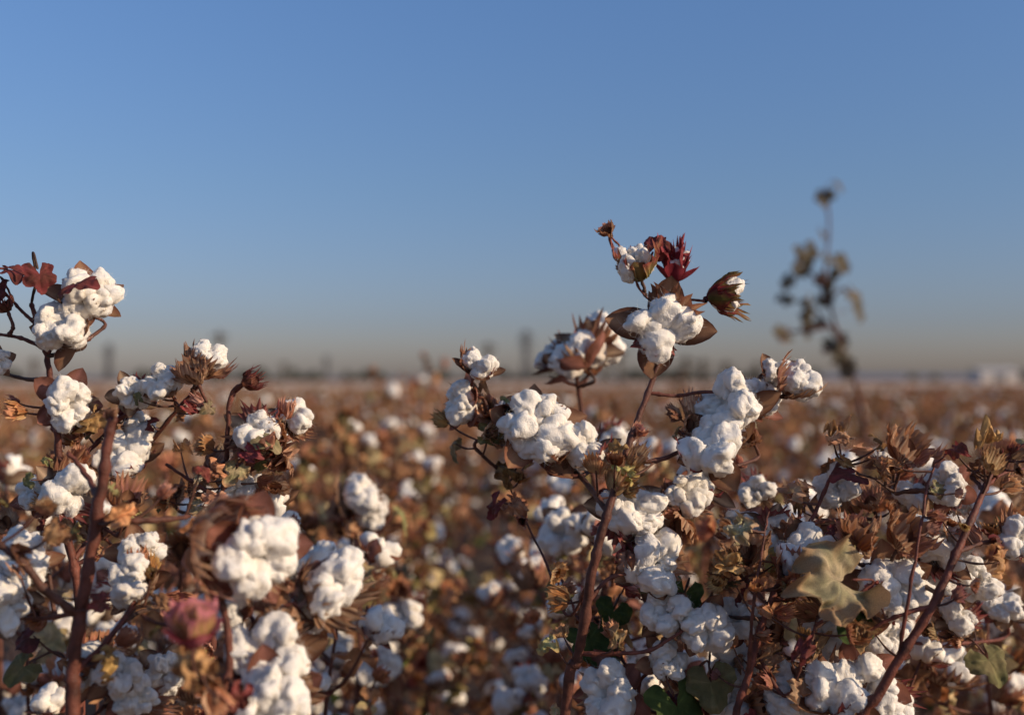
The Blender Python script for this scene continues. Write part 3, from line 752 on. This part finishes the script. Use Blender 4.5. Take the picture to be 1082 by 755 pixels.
for px, dd, h in [(232, 170, 50), (655, 150, 36), (725, 160, 24), (743, 170, 21), (767, 180, 19), (640, 190, 22), (590, 220, 20), (690, 220, 19), (516, 190, 38), (36, 200, 22), (300, 260, 18), (800, 240, 18)]:
    pole(X(px, dd), dd, 1.15+h*dd/F)

def barn(x, y, w, dp, h):
    root = bpy.data.objects.new('farm_building', None); root.location = (x, y, 0); link(root)
    mw = plain('barn_wall', (0.48, 0.44, 0.40), (0.55, 0.51, 0.47), 0.5); mr_ = plain('barn_roof', (0.38, 0.38, 0.38), (0.45, 0.45, 0.45), 0.5); md_ = plain('barn_door', (0.12, 0.12, 0.13), (0.2, 0.2, 0.2), 0.5)
    def part(n, V, Fc, m):
        me = bpy.data.meshes.new(n); me.from_pydata(V, [], Fc); me.materials.append(m); link(bpy.data.objects.new(n, me), root)
    a, b = w/2, dp/2; r = h*1.35
    part('walls', [(-a, -b, 0), (a, -b, 0), (a, b, 0), (-a, b, 0), (-a, -b, h), (a, -b, h), (a, b, h), (-a, b, h), (-a, 0, r), (a, 0, r)],
         [(0, 1, 5, 4), (2, 3, 7, 6), (1, 2, 6, 9, 5), (3, 0, 4, 8, 7)], mw)
    e = 0.4
    part('roof', [(-a-e, -b-e, h-.1), (a+e, -b-e, h-.1), (a+e, 0, r+.05), (-a-e, 0, r+.05), (-a-e, b+e, h-.1), (a+e, b+e, h-.1)], [(0, 1, 2, 3), (3, 2, 5, 4)], mr_)
    part('door', [(-1.6, -b-.03, 0), (1.6, -b-.03, 0), (1.6, -b-.03, 2.4), (-1.6, -b-.03, 2.4)], [(0, 1, 2, 3)], md_)
barn(X(1050, 300), 300, 10, 8, 3.0)

def hills():
    V, Fc = [], []
    n = 240
    for i in range(n+1):
        x = -5000+10000*i/n
        h = 8+20*max(0, noise.noise(Vector((i*0.045, 3.3, 0))))+14/(1+math.exp(-(x-1100)/200))+3*noise.noise(Vector((i*.4, 1, 0)))
        V += [(x, 5200, 0), (x, 5500, h), (x, 6000, 0)]
    for i in range(n):
        a = i*3
        Fc += [(a, a+3, a+4, a+1), (a+1, a+4, a+5, a+2)]
    me = bpy.data.meshes.new('hills'); me.from_pydata(V, [], Fc); me.materials.append(plain('haze_tinted_hills', (0.14, 0.16, 0.20), (0.16, 0.18, 0.22), 0.002))  # distance haze put into the hills' blue-grey base colour
    link(bpy.data.objects.new('hills', me))
hills()

# ------------------------------------------------------------------ light
EL = math.radians(22); AZ = math.radians(112)
w = bpy.data.worlds.new('World'); scene.world = w; w.use_nodes = True
nt = w.node_tree; bg = nt.nodes['Background']
sky = nt.nodes.new('ShaderNodeTexSky'); sky.sky_type = 'NISHITA'; sky.sun_disc = False
sky.sun_elevation = EL; sky.sun_rotation = AZ; sky.air_density = 1.0; sky.dust_density = 1.0; sky.ozone_density = 1.5
# smoky low haze: tint of the sky with elevation
tc = nt.nodes.new('ShaderNodeTexCoord'); sp = nt.nodes.new('ShaderNodeSeparateXYZ')
nt.links.new(tc.outputs['Generated'], sp.inputs[0])
rp = nt.nodes.new('ShaderNodeValToRGB'); cr = rp.color_ramp
stops = [(0.0, (0.38, 0.345, 0.43)), (0.05, (0.32, 0.33, 0.46)), (0.17, (0.35, 0.41, 0.53)), (0.34, (0.40, 0.51, 0.68)), (0.6, (0.50, 0.58, 0.72))]
while len(cr.elements) < len(stops): cr.elements.new(0.5)
for e, (p_, c_) in zip(cr.elements, stops): e.position = p_; e.color = (*c_, 1)
nt.links.new(sp.outputs['Z'], rp.inputs['Fac'])
mu = nt.nodes.new('ShaderNodeVectorMath'); mu.operation = 'MULTIPLY'
nt.links.new(sky.outputs['Color'], mu.inputs[0]); nt.links.new(rp.outputs['Color'], mu.inputs[1])
mu2 = nt.nodes.new('ShaderNodeVectorMath'); mu2.operation = 'SCALE'; mu2.inputs['Scale'].default_value = 2.0
nt.links.new(mu.outputs['Vector'], mu2.inputs[0])
nt.links.new(mu2.outputs['Vector'], bg.inputs['Color']); bg.inputs['Strength'].default_value = 0.10
sl = bpy.data.lights.new('sun', 'SUN'); sl.energy = 4.5; sl.angle = math.radians(0.5); sl.color = (1.0, 0.79, 0.56)
so = bpy.data.objects.new('sun', sl); link(so)
to_sun = Vector((math.sin(AZ)*math.cos(EL), math.cos(AZ)*math.cos(EL), math.sin(EL)))
so.rotation_euler = to_sun.to_track_quat('Z', 'Y').to_euler()

# ------------------------------------------------------------------ camera
cd = bpy.data.cameras.new('camera'); co = bpy.data.objects.new('camera', cd); link(co)
co.location = (0, 0, CAM_H); co.rotation_euler = (math.radians(90), 0, 0)
cd.sensor_width = 36; cd.lens = 36*F/1082; cd.shift_y = 22.5/1082
cd.clip_start = 0.05; cd.clip_end = 20000
cd.dof.use_dof = True; cd.dof.focus_distance = 1.13; cd.dof.aperture_fstop = 2.5
scene.camera = co
print('field instances', len(pts))
